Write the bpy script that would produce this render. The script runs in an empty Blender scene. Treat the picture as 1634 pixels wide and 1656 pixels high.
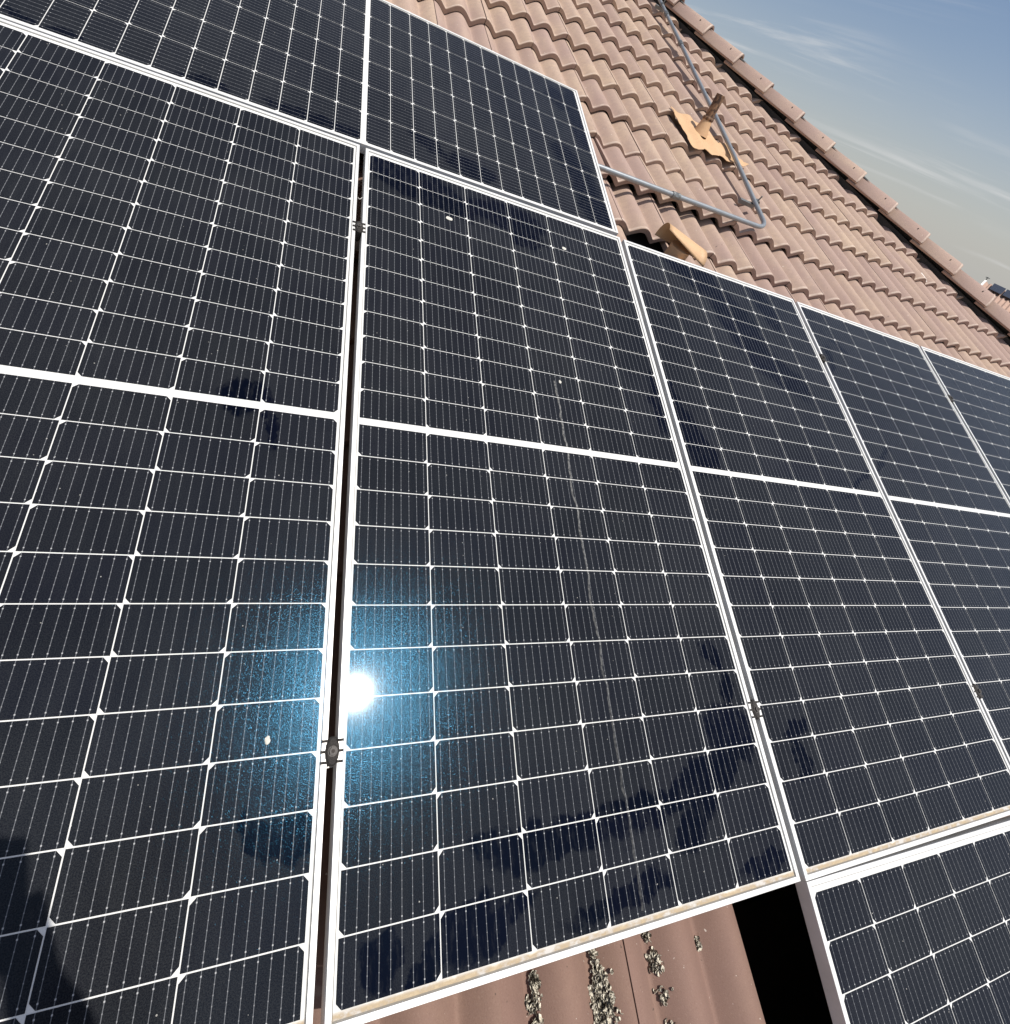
import bpy, bmesh, math, random
from mathutils import Vector, Matrix, noise
random.seed(7)
PI = math.pi

# ------------------------------------------------------------------ roof frame
# u = along the courses, v = up the slope, z = out of the roof; panel faces lie in z = 0
TH = math.radians(22.0)
Z0 = 4.2
M = Matrix(((1, 0, 0, 0),
            (0, math.cos(TH), -math.sin(TH), 0),
            (0, math.sin(TH), math.cos(TH), Z0),
            (0, 0, 0, 1)))
M3 = M.to_3x3()
scene = bpy.context.scene
col = scene.collection

# ------------------------------------------------------------------ camera
CAM = Vector((-0.19694086, 0.37071368, 1.11702863))
RIGHT = Vector((0.89993809, -0.09434017, 0.42568929))
DOWN = Vector((0.12799696, -0.87613542, -0.46476178))
FWD = Vector((0.41680717, 0.47274376, -0.77639237))
F_PX, CX, CY, PW, PH = 861.235, 817.0, 710.03, 1634.0, 1656.0
cam_d = bpy.data.cameras.new('camera')
cam = bpy.data.objects.new('camera', cam_d)
col.objects.link(cam)
cam_d.sensor_fit = 'HORIZONTAL'
cam_d.sensor_width = 36.0
cam_d.lens = F_PX / PW * 36.0
cam_d.shift_x = 0.0
cam_d.shift_y = -(PH / 2 - CY) / PW
cam_d.clip_start = 0.01
cam_d.clip_end = 3000
r, u_, b_ = M3 @ RIGHT, M3 @ (-DOWN), M3 @ (-FWD)
c_ = M @ CAM
cam.matrix_world = Matrix(((r.x, u_.x, b_.x, c_.x), (r.y, u_.y, b_.y, c_.y), (r.z, u_.z, b_.z, c_.z), (0, 0, 0, 1)))
scene.camera = cam

# ------------------------------------------------------------------ sun + sky + exposure
SUN = (M3 @ Vector((0.19679655, 0.07193441, 0.9778019))).normalized()
EL = math.asin(SUN.z)
AZ = math.atan2(SUN.x, SUN.y)
sun_d = bpy.data.lights.new('sun', 'SUN')
sun_d.energy = 5.0
sun_d.angle = math.radians(0.53)
sun_d.color = (1.0, 0.955, 0.88)
sun = bpy.data.objects.new('sun', sun_d)
col.objects.link(sun)
sun.rotation_euler = (-SUN).to_track_quat('-Z', 'Y').to_euler()
sun.location = (0, 0, 30)

world = bpy.data.worlds.new('World')
scene.world = world
world.use_nodes = True


class NT:
    """small node-graph writer"""
    def __init__(self, tree):
        self.t = tree

    def n(self, kind, **kw):
        nd = self.t.nodes.new(kind)
        for k, v in kw.items():
            if k.startswith('i_'):
                nd.inputs[k[2:].replace('_', ' ')].default_value = v
            else:
                setattr(nd, k, v)
        return nd

    def set(self, sock, v):
        if hasattr(v, 'is_linked') or hasattr(v, 'links'):
            self.t.links.new(v, sock)
        else:
            sock.default_value = v

    def m(self, op, a, b=0.0, c=0.0, clamp=False):
        nd = self.t.nodes.new('ShaderNodeMath')
        nd.operation = op
        nd.use_clamp = clamp
        self.set(nd.inputs[0], a)
        self.set(nd.inputs[1], b)
        self.set(nd.inputs[2], c)
        return nd.outputs[0]

    def ramp(self, v, lo, hi, a=0.0, b=1.0, smooth=True):
        nd = self.t.nodes.new('ShaderNodeMapRange')
        nd.interpolation_type = 'SMOOTHSTEP' if smooth else 'LINEAR'
        nd.clamp = True
        self.set(nd.inputs['Value'], v)
        for k, x in (('From Min', lo), ('From Max', hi), ('To Min', a), ('To Max', b)):
            nd.inputs[k].default_value = x
        return nd.outputs[0]

    def mix(self, f, a, b, mode='MIX'):
        nd = self.t.nodes.new('ShaderNodeMix')
        nd.data_type = 'RGBA'
        nd.blend_type = mode
        nd.clamp_factor = True
        self.set(nd.inputs[0], f)
        for s, x in ((nd.inputs[6], a), (nd.inputs[7], b)):
            if isinstance(x, tuple):
                s.default_value = x if len(x) == 4 else (*x, 1)
            else:
                self.t.links.new(x, s)
        return nd.outputs[2]

    def noise(self, vec, scale, detail=3.0, rough=0.55, dist=0.0):
        nd = self.t.nodes.new('ShaderNodeTexNoise')
        nd.inputs['Scale'].default_value = scale
        nd.inputs['Detail'].default_value = detail
        nd.inputs['Roughness'].default_value = rough
        nd.inputs['Distortion'].default_value = dist
        if vec is not None:
            self.t.links.new(vec, nd.inputs['Vector'])
        return nd.outputs[0], nd.outputs[1]

    def vec(self, op, a, b=None, scale=None):
        nd = self.t.nodes.new('ShaderNodeVectorMath')
        nd.operation = op
        self.set(nd.inputs[0], a)
        if b is not None:
            self.set(nd.inputs[1], b)
        if scale is not None:
            self.set(nd.inputs['Scale'], scale)
        return nd.outputs[1] if op in ('LENGTH', 'DOT_PRODUCT', 'DISTANCE') else nd.outputs[0]

    def mapping(self, v, loc=(0, 0, 0), rot=(0, 0, 0), sc=(1, 1, 1), kind='POINT'):
        nd = self.t.nodes.new('ShaderNodeMapping')
        nd.vector_type = kind
        self.t.links.new(v, nd.inputs['Vector'])
        nd.inputs['Location'].default_value = loc
        nd.inputs['Rotation'].default_value = rot
        nd.inputs['Scale'].default_value = sc
        return nd.outputs[0]


wt = world.node_tree
wt.nodes.clear()
W = NT(wt)
sky = W.n('ShaderNodeTexSky', sky_type='NISHITA', sun_disc=False, sun_elevation=EL, sun_rotation=AZ,
          air_density=1.0, dust_density=2.2, ozone_density=2.2, altitude=50.0)
tc = W.n('ShaderNodeTexCoord')
sep = W.n('ShaderNodeSeparateXYZ')
wt.links.new(tc.outputs['Generated'], sep.inputs[0])
dz = W.m('ADD', W.m('MAXIMUM', sep.outputs[2], 0.0), 0.16)
cmb = W.n('ShaderNodeCombineXYZ')
wt.links.new(W.m('DIVIDE', sep.outputs[0], dz), cmb.inputs[0])
wt.links.new(W.m('DIVIDE', sep.outputs[1], dz), cmb.inputs[1])
flat = cmb.outputs[0]
st = W.mapping(flat, rot=(0, 0, math.radians(128)), sc=(1.9, 0.36, 1), kind='TEXTURE')
w1, _ = W.noise(st, 1.25, 6.0, 0.58, 0.5)
w2, _ = W.noise(W.mapping(flat, loc=(3.1, 1.7, 0)), 0.75, 3.0, 0.5, 0.2)
cl = W.m('MULTIPLY', W.ramp(w1, 0.47, 0.70), W.ramp(w2, 0.38, 0.60))
haze = W.ramp(sep.outputs[2], -0.02, 0.36, 1.0, 0.0)
fac = W.m('MULTIPLY', cl, 0.62, clamp=True)
c1 = W.mix(W.m('MULTIPLY', W.m('POWER', haze, 1.9), 0.78), sky.outputs[0], (5.3, 5.2, 4.9))
c2 = W.mix(fac, c1, (6.6, 6.6, 6.6))
bg = W.n('ShaderNodeBackground')
bg.inputs['Strength'].default_value = 0.11
wt.links.new(c2, bg.inputs['Color'])
wo = W.n('ShaderNodeOutputWorld')
wt.links.new(bg.outputs[0], wo.inputs[0])

vs = scene.view_settings
vs.view_transform = 'Standard'
vs.look = 'None'
vs.exposure = 0.0
vs.gamma = 1.0
vs.use_curve_mapping = False
scene.render.engine = 'CYCLES'
scene.cycles.max_bounces = 4
scene.cycles.diffuse_bounces = 2
scene.cycles.glossy_bounces = 2
scene.cycles.sample_clamp_direct = 0.0
scene.cycles.sample_clamp_indirect = 6.0


# ------------------------------------------------------------------ materials
def material(name):
    m = bpy.data.materials.new(name)
    m.use_nodes = True
    m.node_tree.nodes.clear()
    g = NT(m.node_tree)
    bs = g.n('ShaderNodeBsdfPrincipled')
    out = g.n('ShaderNodeOutputMaterial')
    m.node_tree.links.new(bs.outputs[0], out.inputs[0])
    return m, g, bs


def bump(g, bs, h, strength, dist, sock='Normal'):
    b = g.n('ShaderNodeBump')
    b.inputs['Strength'].default_value = strength
    b.inputs['Distance'].default_value = dist
    g.t.links.new(h, b.inputs['Height'])
    g.t.links.new(b.outputs[0], bs.inputs[sock])


def simple(name, rgb, rough=0.6, metal=0.0, var=0.15, scale=40.0, bmp=0.0):
    m, g, bs = material(name)
    t = g.n('ShaderNodeTexCoord')
    nz, _ = g.noise(t.outputs['Object'], scale, 5.0, 0.6)
    dark = tuple(c * (1 - var) for c in rgb)
    lite = tuple(min(1, c * (1 + var)) for c in rgb)
    g.t.links.new(g.mix(nz, dark, lite), bs.inputs['Base Color'])
    bs.inputs['Roughness'].default_value = rough
    bs.inputs['Metallic'].default_value = metal
    if bmp:
        bump(g, bs, nz, bmp, 0.004)
    return m


def roof_uv(g):
    """position in roof coordinates (u, v, 0)"""
    geo = g.n('ShaderNodeNewGeometry')
    s = g.n('ShaderNodeSeparateXYZ')
    g.t.links.new(geo.outputs['Position'], s.inputs[0])
    v = g.m('ADD', g.m('MULTIPLY', s.outputs[1], math.cos(TH)),
            g.m('MULTIPLY', g.m('SUBTRACT', s.outputs[2], Z0), math.sin(TH)))
    c = g.n('ShaderNodeCombineXYZ')
    g.t.links.new(s.outputs[0], c.inputs[0])
    g.t.links.new(v, c.inputs[1])
    return c.outputs[0], s.outputs[0], v


# places where the dust film has been wiped or rained off (centre u, v, radii, angle)
WIPED = [(0.185, 1.994, 0.205, 0.07, -0.24), (0.1, 2.01, 0.087, 0.05, 2.79), (0.508, 1.984, 0.15, 0.06, -0.04), (0.573, 1.899, 0.076, 0.04, 0),
 (1.413, 2.03, 0.163, 0.09, -0.69), (1.605, 1.77, 0.223, 0.10, -1.24), (1.739, 1.573, 0.173, 0.07, -0.59), (1.839, 1.946, 0.12, 0.05, -1.31), (1.624, 2.144, 0.1, 0.05, -0.62),
 (1.007, 1.27, 0.1, 0.035, -1.6), (1.011, 1.359, 0.05, 0.028, -1.43), (1.099, 1.2, 0.161, 0.042, -1.41), (1.145, 1.136, 0.105, 0.045, -1.26), (1.083, 1.322, 0.071, 0.019, -1.58),
 (0.948, 0.304, 0.06, 0.065, -1.96), (0.962, 0.393, 0.042, 0.021, -1.72), (0.953, 0.482, 0.045, 0.02, -1.47), (0.766, 0.211, 0.223, 0.028, 0.23), (0.572, 0.186, 0.105, 0.024, 0.18),
 (0.436, 0.175, 0.14, 0.026, 0.11), (0.328, 0.177, 0.08, 0.022, -0.01), (0.78, 0.146, 0.064, 0.03, 0.65), (0.556, 0.059, 0.116, 0.022, 0.16), (0.626, 0.061, 0.05, 0.015, 0.12),
 (0.946, 0.043, 0.074, 0.014, 0.07), (0.234, 0.076, 0.05, 0.032, 0.15), (0.081, 0.061, 0.03, 0.029, 0.23), (0.304, 0.071, 0.053, 0.018, 0.5), (0.156, 0.045, 0.035, 0.018, 1.02),
 (0.94, 2.253, 0.122, 0.065, -1.11), (0.889, 2.47, 0.147, 0.07, -1.07), (0.985, 2.896, 0.237, 0.05, -1.55), (0.897, 2.99, 0.086, 0.06, -0.82), (0.378, 2.196, 0.101, 0.045, -0.2),
 (0.213, 2.248, 0.077, 0.03, -0.44), (-0.165, 2.157, 0.138, 0.03, 0.01), (-0.48, 2.141, 0.06, 0.02, 0.05), (-0.899, 2.143, 0.05, 0.013, -0.3), (-0.823, 2.129, 0.05, 0.018, 0.03),
 (-0.232, 1.068, 0.05, 0.036, -0.55), (-0.18, 0.997, 0.061, 0.014, -1.36), (-0.068, 0.25, 0.035, 0.03, 0.43), (-0.116, 0.265, 0.041, 0.014, -1.01), (1.176, 0.284, 0.05, 0.018, 0.28),
 (1.167, 0.222, 0.041, 0.018, -1.53), (2.184, 1.744, 0.08, 0.02, -1.87), (1.962, 1.084, 0.144, 0.009, 0.5), (2.226, 1.227, 0.123, 0.011, 0.65), (2.29, 1.86, 0.09, 0.013, -0.6)]


def dust_graph(g, box=None):
    """dust film on the glass (0..1), white specks, drip streak; in roof coordinates"""
    p, u, v = roof_uv(g)
    spots = [q for q in WIPED if box and box[0] - .03 < q[0] < box[1] + .03 and box[2] - .03 < q[1] < box[3] + .03]
    if spots:
        _, wcol = g.noise(p, 13.0, 4.0, 0.68)
        warp = g.vec('SCALE', g.vec('SUBTRACT', wcol, (0.5, 0.5, 0.5)), scale=0.11)
        pw = g.vec('ADD', p, warp)
    acc = None
    for (a, b, L, w, ang) in spots:
        q = g.mapping(pw, loc=(a, b, 0), rot=(0, 0, ang), sc=(L * 1.25, w * 1.3, 1), kind='TEXTURE')
        d = g.m('SUBTRACT', 1.0, g.vec('LENGTH', q))
        acc = d if acc is None else g.m('MAXIMUM', acc, d)
    big, _ = g.noise(p, 2.3, 2.0, 0.5)
    med, _ = g.noise(g.mapping(p, sc=(3.2, 1.0, 1)), 9.0, 4.0, 0.6)
    film = g.m('MULTIPLY', g.ramp(big, 0.25, 0.75, 0.72, 1.15), g.ramp(med, 0.25, 0.75, 0.82, 1.14))
    grain, _ = g.noise(p, 560.0, 1.0, 0.6)
    film = g.m('MULTIPLY', film, g.ramp(grain, 0.3, 0.7, 0.55, 1.45))
    if acc is not None:
        fine, _ = g.noise(g.mapping(p, rot=(0, 0, 0.5), sc=(1.7, 0.45, 1)), 48.0, 4.0, 0.7)
        wiped = g.m('MULTIPLY', g.ramp(acc, -0.05, 0.25), g.ramp(fine, 0.34, 0.52, 0.40, 1.0))
        film = g.m('MULTIPLY', film, g.m('SUBTRACT', 1.0, g.m('MULTIPLY', wiped, 0.99)))
    # specks of lime and pollen
    vor = g.n('ShaderNodeTexVoronoi', feature='F1')
    vor.inputs['Scale'].default_value = 95.0
    g.t.links.new(p, vor.inputs['Vector'])
    sp = g.n('ShaderNodeSeparateXYZ')
    g.t.links.new(vor.outputs['Color'], sp.inputs[0])
    speck = g.m('MULTIPLY', g.m('LESS_THAN', vor.outputs['Distance'], g.m('MULTIPLY', sp.outputs[1], 0.12)),
                g.m('GREATER_THAN', sp.outputs[0], 0.93))
    # dried drip running down the middle panel below a bird dropping
    if not (box and box[0] < 0.6 < box[1] and box[2] < 0.6 < box[3]):
        return p, film, speck, None, grain
    n1, _ = g.noise(g.mapping(p, sc=(0.0, 9.0, 1)), 1.0, 3.0, 0.6)
    du = g.m('ABSOLUTE', g.m('SUBTRACT', g.m('SUBTRACT', u, 0.599), g.m('MULTIPLY', g.m('SUBTRACT', n1, 0.5), 0.035)))
    sm = g.m('MULTIPLY', g.ramp(du, 0.0015, 0.0042, 1.0, 0.0), g.m('MULTIPLY', g.m('LESS_THAN', v, 1.285), g.m('GREATER_THAN', v, 0.03)))
    n2, _ = g.noise(p, 120.0, 3.0, 0.6)
    streak = g.m('MULTIPLY', sm, g.m('MULTIPLY', g.ramp(n2, 0.35, 0.6, 0.25, 1.0), g.ramp(v, 0.0, 1.2, 0.35, 1.0)))
    return p, film, speck, streak, grain


def glass_coat(g, bs, grain, tint, level, rough):
    bs.inputs['Roughness'].default_value = rough
    bs.inputs['IOR'].default_value = 1.5
    bs.inputs['Specular IOR Level'].default_value = level
    bs.inputs['Specular Tint'].default_value = (*tint, 1)
    bs.inputs['Coat Weight'].default_value = 0.075
    bs.inputs['Coat Roughness'].default_value = 0.092
    bs.inputs['Coat IOR'].default_value = 1.42
    b = g.n('ShaderNodeBump')
    b.inputs['Strength'].default_value = 1.0
    b.inputs['Distance'].default_value = 0.00020
    g.t.links.new(grain, b.inputs['Height'])
    g.t.links.new(b.outputs[0], bs.inputs['Normal'])


# silicon cell seen through the panel's glass; one copy per panel so that each carries its own wiped patches
def cell_material(box):
    M_CELL, g, bs = material('silicon_cell')
    p, film, speck, streak, grain = dust_graph(g, box)
    t = g.n('ShaderNodeTexCoord')
    so = g.n('ShaderNodeSeparateXYZ')
    g.t.links.new(t.outputs['Object'], so.inputs[0])
    pitch = 0.166 / 9
    fx = g.m('FRACT', g.m('DIVIDE', g.m('ADD', so.outputs[0], 0.083), pitch))
    dx = g.m('MULTIPLY', g.m('ABSOLUTE', g.m('SUBTRACT', fx, 0.5)), pitch)
    line = g.ramp(dx, 0.0002, 0.0007, 1.0, 0.0)
    ay = g.m('ABSOLUTE', so.outputs[1])
    fy = g.m('FRACT', g.m('ADD', g.m('DIVIDE', so.outputs[1], 0.0115), 0.5))
    dy = g.m('MULTIPLY', g.m('ABSOLUTE', g.m('SUBTRACT', fy, 0.5)), 0.0115)
    pad = g.m('MULTIPLY', g.ramp(dx, 0.0004, 0.0010, 1.0, 0.0), g.ramp(dy, 0.0004, 0.0011, 1.0, 0.0))
    ey = g.m('ABSOLUTE', g.m('SUBTRACT', ay, 0.0350))
    epad = g.m('MULTIPLY', g.ramp(dx, 0.0007, 0.0013, 1.0, 0.0), g.ramp(ey, 0.0006, 0.0014, 1.0, 0.0))
    oi = g.n('ShaderNodeObjectInfo')
    cellc = g.mix(oi.outputs['Random'], (0.0008, 0.0012, 0.0045), (0.0016, 0.0020, 0.0065))
    cellc = g.mix(g.m('MULTIPLY', line, 0.42), cellc, (0.30, 0.31, 0.33))
    cellc = g.mix(g.m('MAXIMUM', g.m('MULTIPLY', pad, 0.24), g.m('MULTIPLY', epad, 0.6)), cellc, (0.55, 0.55, 0.55))
    cellc = g.mix(g.m('MULTIPLY', film, 0.039), cellc, (0.335, 0.35, 0.335))
    cellc = g.mix(g.m('MULTIPLY', speck, 0.5), cellc, (0.55, 0.53, 0.48))
    if streak is not None:
        cellc = g.mix(g.m('MULTIPLY', streak, 0.26), cellc, (0.55, 0.54, 0.50))
    g.t.links.new(cellc, bs.inputs['Base Color'])
    glass_coat(g, bs, grain, (0.12, 0.54, 0.95), 0.080, 0.115)
    return M_CELL


# white backsheet between the cells, with dried mud along the lower edge
M_BACK, g, bs = material('backsheet')
p, film, speck, streak, grain = dust_graph(g)
t = g.n('ShaderNodeTexCoord')
so = g.n('ShaderNodeSeparateXYZ')
g.t.links.new(t.outputs['Object'], so.inputs[0])
mn, _ = g.noise(g.mapping(t.outputs['Object'], sc=(0.5, 1, 1)), 60.0, 5.0, 0.65)
mud = g.m('MULTIPLY', g.ramp(g.m('ADD', so.outputs[1], g.m('MULTIPLY', g.m('SUBTRACT', mn, 0.5), 0.012)), 0.0165, 0.0235, 1.0, 0.0), g.ramp(mn, 0.34, 0.55, 0.35, 1.0))
mudc = g.mix(g.ramp(mn, 0.3, 0.7), (0.25, 0.18, 0.11), (0.47, 0.38, 0.255))
bc = g.mix(g.m('MULTIPLY', film, 0.10), (0.67, 0.67, 0.65), (0.36, 0.34, 0.30))
ex = g.m('MINIMUM', so.outputs[0], g.m('SUBTRACT', 1.038, so.outputs[0]))
ey_ = g.m('MINIMUM', so.outputs[1], g.m('SUBTRACT', 2.094, so.outputs[1]))
groove_shade = g.ramp(g.m('MINIMUM', ex, ey_), 0.0114, 0.0124, 1.0, 0.0)  # shade of the groove inside the frame lip, put into the colour
bc = g.mix(mud, bc, mudc)
bc = g.mix(g.m('MULTIPLY', groove_shade, 0.8), bc, (0.16, 0.155, 0.145))
ink, _ = g.noise(g.mapping(t.outputs['Object'], sc=(1, 3, 1)), 160.0, 2.0, 0.5)
inkm = g.m('MULTIPLY', g.ramp(ink, 0.62, 0.70), g.ramp(g.m('ABSOLUTE', g.m('SUBTRACT', so.outputs[1], 1.047)), 0.003, 0.005, 1.0, 0.0))
bc = g.mix(g.m('MULTIPLY', inkm, 0.35), bc, (0.25, 0.25, 0.25))
g.t.links.new(bc, bs.inputs['Base Color'])
glass_coat(g, bs, grain, (0.3, 0.6, 1.0), 0.08, 0.125)

# anodised frame
M_FRAME, g, bs = material('anodised_aluminium')
t = g.n('ShaderNodeTexCoord')
a, _ = g.noise(t.outputs['Object'], 9.0, 5.0, 0.6)
b, _ = g.noise(t.outputs['Object'], 300.0, 3.0, 0.6)
fc = g.mix(g.ramp(a, 0.35, 0.75), (0.76, 0.75, 0.73), (0.64, 0.63, 0.60))
fc = g.mix(g.ramp(b, 0.66, 0.76, 0.0, 0.45), fc, (0.22, 0.20, 0.18))
g.t.links.new(fc, bs.inputs['Base Color'])
bs.inputs['Metallic'].default_value = 0.3
bs.inputs['Roughness'].default_value = 0.45

# concrete roof tile; obj.color = (pink..straw, darkness, 0)
M_TILE, g, bs = material('concrete_tile')
t = g.n('ShaderNodeTexCoord')
oi = g.n('ShaderNodeObjectInfo')
sc = g.n('ShaderNodeSeparateColor')
g.t.links.new(oi.outputs['Color'], sc.inputs[0])
off = g.vec('ADD', t.outputs['Object'], g.vec('SCALE', g.vec('ADD', (1, 1, 1), (0, 0, 0)), scale=g.m('MULTIPLY', oi.outputs['Random'], 37.0)))
big, _ = g.noise(g.mapping(off, sc=(1.0, 0.45, 1)), 7.0, 3.0, 0.5)
mid, _ = g.noise(off, 38.0, 4.0, 0.6)
fin, _ = g.noise(off, 330.0, 3.0, 0.75)
hue = g.m('ADD', sc.outputs[0], g.m('MULTIPLY', g.m('SUBTRACT', big, 0.5), 1.9), clamp=True)
tcol = g.mix(hue, (0.35, 0.243, 0.202), (0.47, 0.348, 0.252))
tcol = g.mix(g.ramp(mid, 0.3, 0.72, 0.0, 0.42), tcol, (0.30, 0.215, 0.185))
tcol = g.mix(g.ramp(fin, 0.54, 0.70, 0.0, 0.6), tcol, (0.20, 0.145, 0.12))
tcol = g.mix(g.ramp(fin, 0.42, 0.30, 0.0, 0.35), tcol, (0.62, 0.52, 0.43))
sl = g.n('ShaderNodeSeparateXYZ')
g.t.links.new(t.outputs['Object'], sl.inputs[0])
worn = g.m('MULTIPLY', g.ramp(g.m('ABSOLUTE', g.m('SUBTRACT', sl.outputs[1], 0.011)), 0.003, 0.009, 1.0, 0.0), g.ramp(mid, 0.3, 0.6, 0.15, 0.6))
tcol = g.mix(worn, tcol, (0.62, 0.52, 0.43))
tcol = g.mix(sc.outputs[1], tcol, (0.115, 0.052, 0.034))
wh, _ = g.noise(off, 85.0, 2.0, 0.5)
tcol = g.mix(g.ramp(wh, 0.735, 0.76, 0.0, 0.55), tcol, (0.72, 0.66, 0.58))
dk, _ = g.noise(g.vec('ADD', off, (9.0, 4.0, 2.0)), 60.0, 2.0, 0.5)
tcol = g.mix(g.ramp(dk, 0.745, 0.765, 0.0, 0.7), tcol, (0.035, 0.028, 0.022))
g.t.links.new(tcol, bs.inputs['Base Color'])
bs.inputs['Roughness'].default_value = 0.85
bump(g, bs, g.m('ADD', fin, g.m('MULTIPLY', mid, 0.6)), 0.35, 0.0016)

M_UNDER = simple('roofing_felt', (0.040, 0.038, 0.036), 0.95, 0, 0.3, 20)
M_ATTIC = simple('attic_timber', (0.22, 0.16, 0.10), 0.95, 0, 0.3, 4)
M_STEEL = simple('galvanised_steel', (0.30, 0.32, 0.335), 0.42, 0.55, 0.22, 60)
M_ZINC = simple('zinc_fitting', (0.20, 0.21, 0.21), 0.45, 0.6, 0.35, 90)
M_CLAMP = simple('weathered_clamp', (0.028, 0.024, 0.021), 0.5, 0.3, 0.6, 300, 0.8)
M_BOLT = simple('bolt_steel', (0.07, 0.064, 0.06), 0.5, 0.4, 0.35, 300, 0.4)
M_RAIL = simple('rail_aluminium', (0.42, 0.40, 0.37), 0.5, 0.4, 0.2, 30)
M_CABLE = simple('grey_wire', (0.5, 0.48, 0.44), 0.5, 0, 0.1, 50)
M_DARKHOLE = simple('nail_head', (0.03, 0.024, 0.02), 0.8, 0, 0.2, 100)
M_DROP = simple('dried_dropping', (0.56, 0.54, 0.48), 0.9, 0, 0.3, 160, 0.5)
M_MORTAR = simple('mortar', (0.72, 0.70, 0.66), 0.9, 0, 0.1, 60, 0.3)
M_WALL = simple('house_render', (0.62, 0.58, 0.50), 0.9, 0, 0.08, 3)
M_GROUND = simple('dry_ground', (0.26, 0.22, 0.16), 0.95, 0, 0.3, 0.15)
M_ROAD = simple('asphalt', (0.055, 0.054, 0.052), 0.9, 0, 0.2, 1.0)

# tan painted flashing, rust where the coat has gone
M_FLASH, g, bs = material('painted_flashing')
t = g.n('ShaderNodeTexCoord')
a, _ = g.noise(t.outputs['Object'], 22.0, 5.0, 0.65)
b, _ = g.noise(t.outputs['Object'], 130.0, 4.0, 0.6)
fc = g.mix(a, (0.50, 0.31, 0.165), (0.60, 0.385, 0.215))
fc = g.mix(g.ramp(b, 0.56, 0.74, 0.0, 0.55), fc, (0.33, 0.17, 0.09))
g.t.links.new(fc, bs.inputs['Base Color'])
bs.inputs['Roughness'].default_value = 0.6
bump(g, bs, a, 0.4, 0.006)
M_RUST, g, bs = material('rusty_pipe')
t = g.n('ShaderNodeTexCoord')
a, _ = g.noise(g.mapping(t.outputs['Object'], sc=(1, 1, 0.35)), 55.0, 5.0, 0.7)
fc = g.mix(g.ramp(a, 0.38, 0.62), (0.045, 0.022, 0.014), (0.27, 0.155, 0.085))
g.t.links.new(fc, bs.inputs['Base Color'])
bs.inputs['Roughness'].default_value = 0.8
bump(g, bs, a, 0.6, 0.004)
M_LICHEN, g, bs = material('lichen')
t = g.n('ShaderNodeTexCoord')
a, _ = g.noise(t.outputs['Object'], 150.0, 4.0, 0.6)
fc = g.mix(g.ramp(a, 0.40, 0.60), (0.045, 0.034, 0.022), (0.66, 0.61, 0.50))
g.t.links.new(fc, bs.inputs['Base Color'])
bs.inputs['Roughness'].default_value = 0.95
bump(g, bs, a, 0.6, 0.003)


# ------------------------------------------------------------------ building blocks
def mesh(name, verts, faces, mat=None, smooth=False):
    me = bpy.data.meshes.new(name)
    me.from_pydata([tuple(v) for v in verts], [], faces)
    me.update()
    if mat:
        me.materials.append(mat)
    if smooth:
        me.polygons.foreach_set('use_smooth', [True] * len(me.polygons))
    return me


def obj(name, me, parent=None, mat4=None):
    o = bpy.data.objects.new(name, me)
    col.objects.link(o)
    if parent is not None:
        o.parent = parent
    if mat4 is not None:
        if parent is None:
            o.matrix_world = mat4
        else:
            o.matrix_local = mat4
    return o


def tag(o, label=None, cat=None, group=None, kind=None):
    for k, v in (('label', label), ('category', cat), ('group', group), ('kind', kind)):
        if v:
            o[k] = v
    return o


def thing(name, label, cat, u=0, v=0, z=0, rz=0.0, group=None):
    e = bpy.data.objects.new(name, None)
    col.objects.link(e)
    e.empty_display_size = 0.05
    e.matrix_world = M @ Matrix.Translation((u, v, z)) @ Matrix.Rotation(rz, 4, 'Z')
    return tag(e, label, cat, group)


class MB:
    def __init__(self):
        self.v, self.f = [], []

    def add(self, vs, fs):
        o = len(self.v)
        self.v += [Vector(x) for x in vs]
        self.f += [tuple(i + o for i in f) for f in fs]

    def box(self, x0, x1, y0, y1, z0, z1):
        self.add([(x0, y0, z0), (x1, y0, z0), (x1, y1, z0), (x0, y1, z0), (x0, y0, z1), (x1, y0, z1), (x1, y1, z1), (x0, y1, z1)],
                 [(3, 2, 1, 0), (4, 5, 6, 7), (0, 1, 5, 4), (1, 2, 6, 5), (2, 3, 7, 6), (3, 0, 4, 7)])

    def tube(self, pts, rad, seg=16, caps=True):
        pts = [Vector(p) for p in pts]
        rads = rad if isinstance(rad, (list, tuple)) else [rad] * len(pts)
        rings = []
        ref = None
        for i, p_ in enumerate(pts):
            d = (pts[min(i + 1, len(pts) - 1)] - pts[max(i - 1, 0)]).normalized()
            if ref is None:
                ref = d.orthogonal().normalized()
            ref = (ref - d * ref.dot(d)).normalized()
            w = d.cross(ref)
            rings.append([p_ + (ref * math.cos(2 * PI * k / seg) + w * math.sin(2 * PI * k / seg)) * rads[i] for k in range(seg)])
        o = len(self.v)
        for r_ in rings:
            self.v += r_
        for i in range(len(pts) - 1):
            for k in range(seg):
                a, b2 = o + i * seg + k, o + i * seg + (k + 1) % seg
                self.f.append((a, b2, b2 + seg, a + seg))
        if caps:
            self.f.append(tuple(o + k for k in reversed(range(seg))))
            self.f.append(tuple(o + (len(pts) - 1) * seg + k for k in range(seg)))

    def build(self, name, mat, parent=None, mat4=None, smooth=False):
        me = mesh(name, self.v, self.f, mat)
        if smooth:
            bm = bmesh.new()
            bm.from_mesh(me)
            for f in bm.faces:
                f.smooth = True
            for e in bm.edges:
                if len(e.link_faces) == 2 and e.calc_face_angle(0) > 0.6:
                    e.smooth = False
            bm.to_mesh(me)
            bm.free()
        return obj(name, me, parent, mat4)


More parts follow.
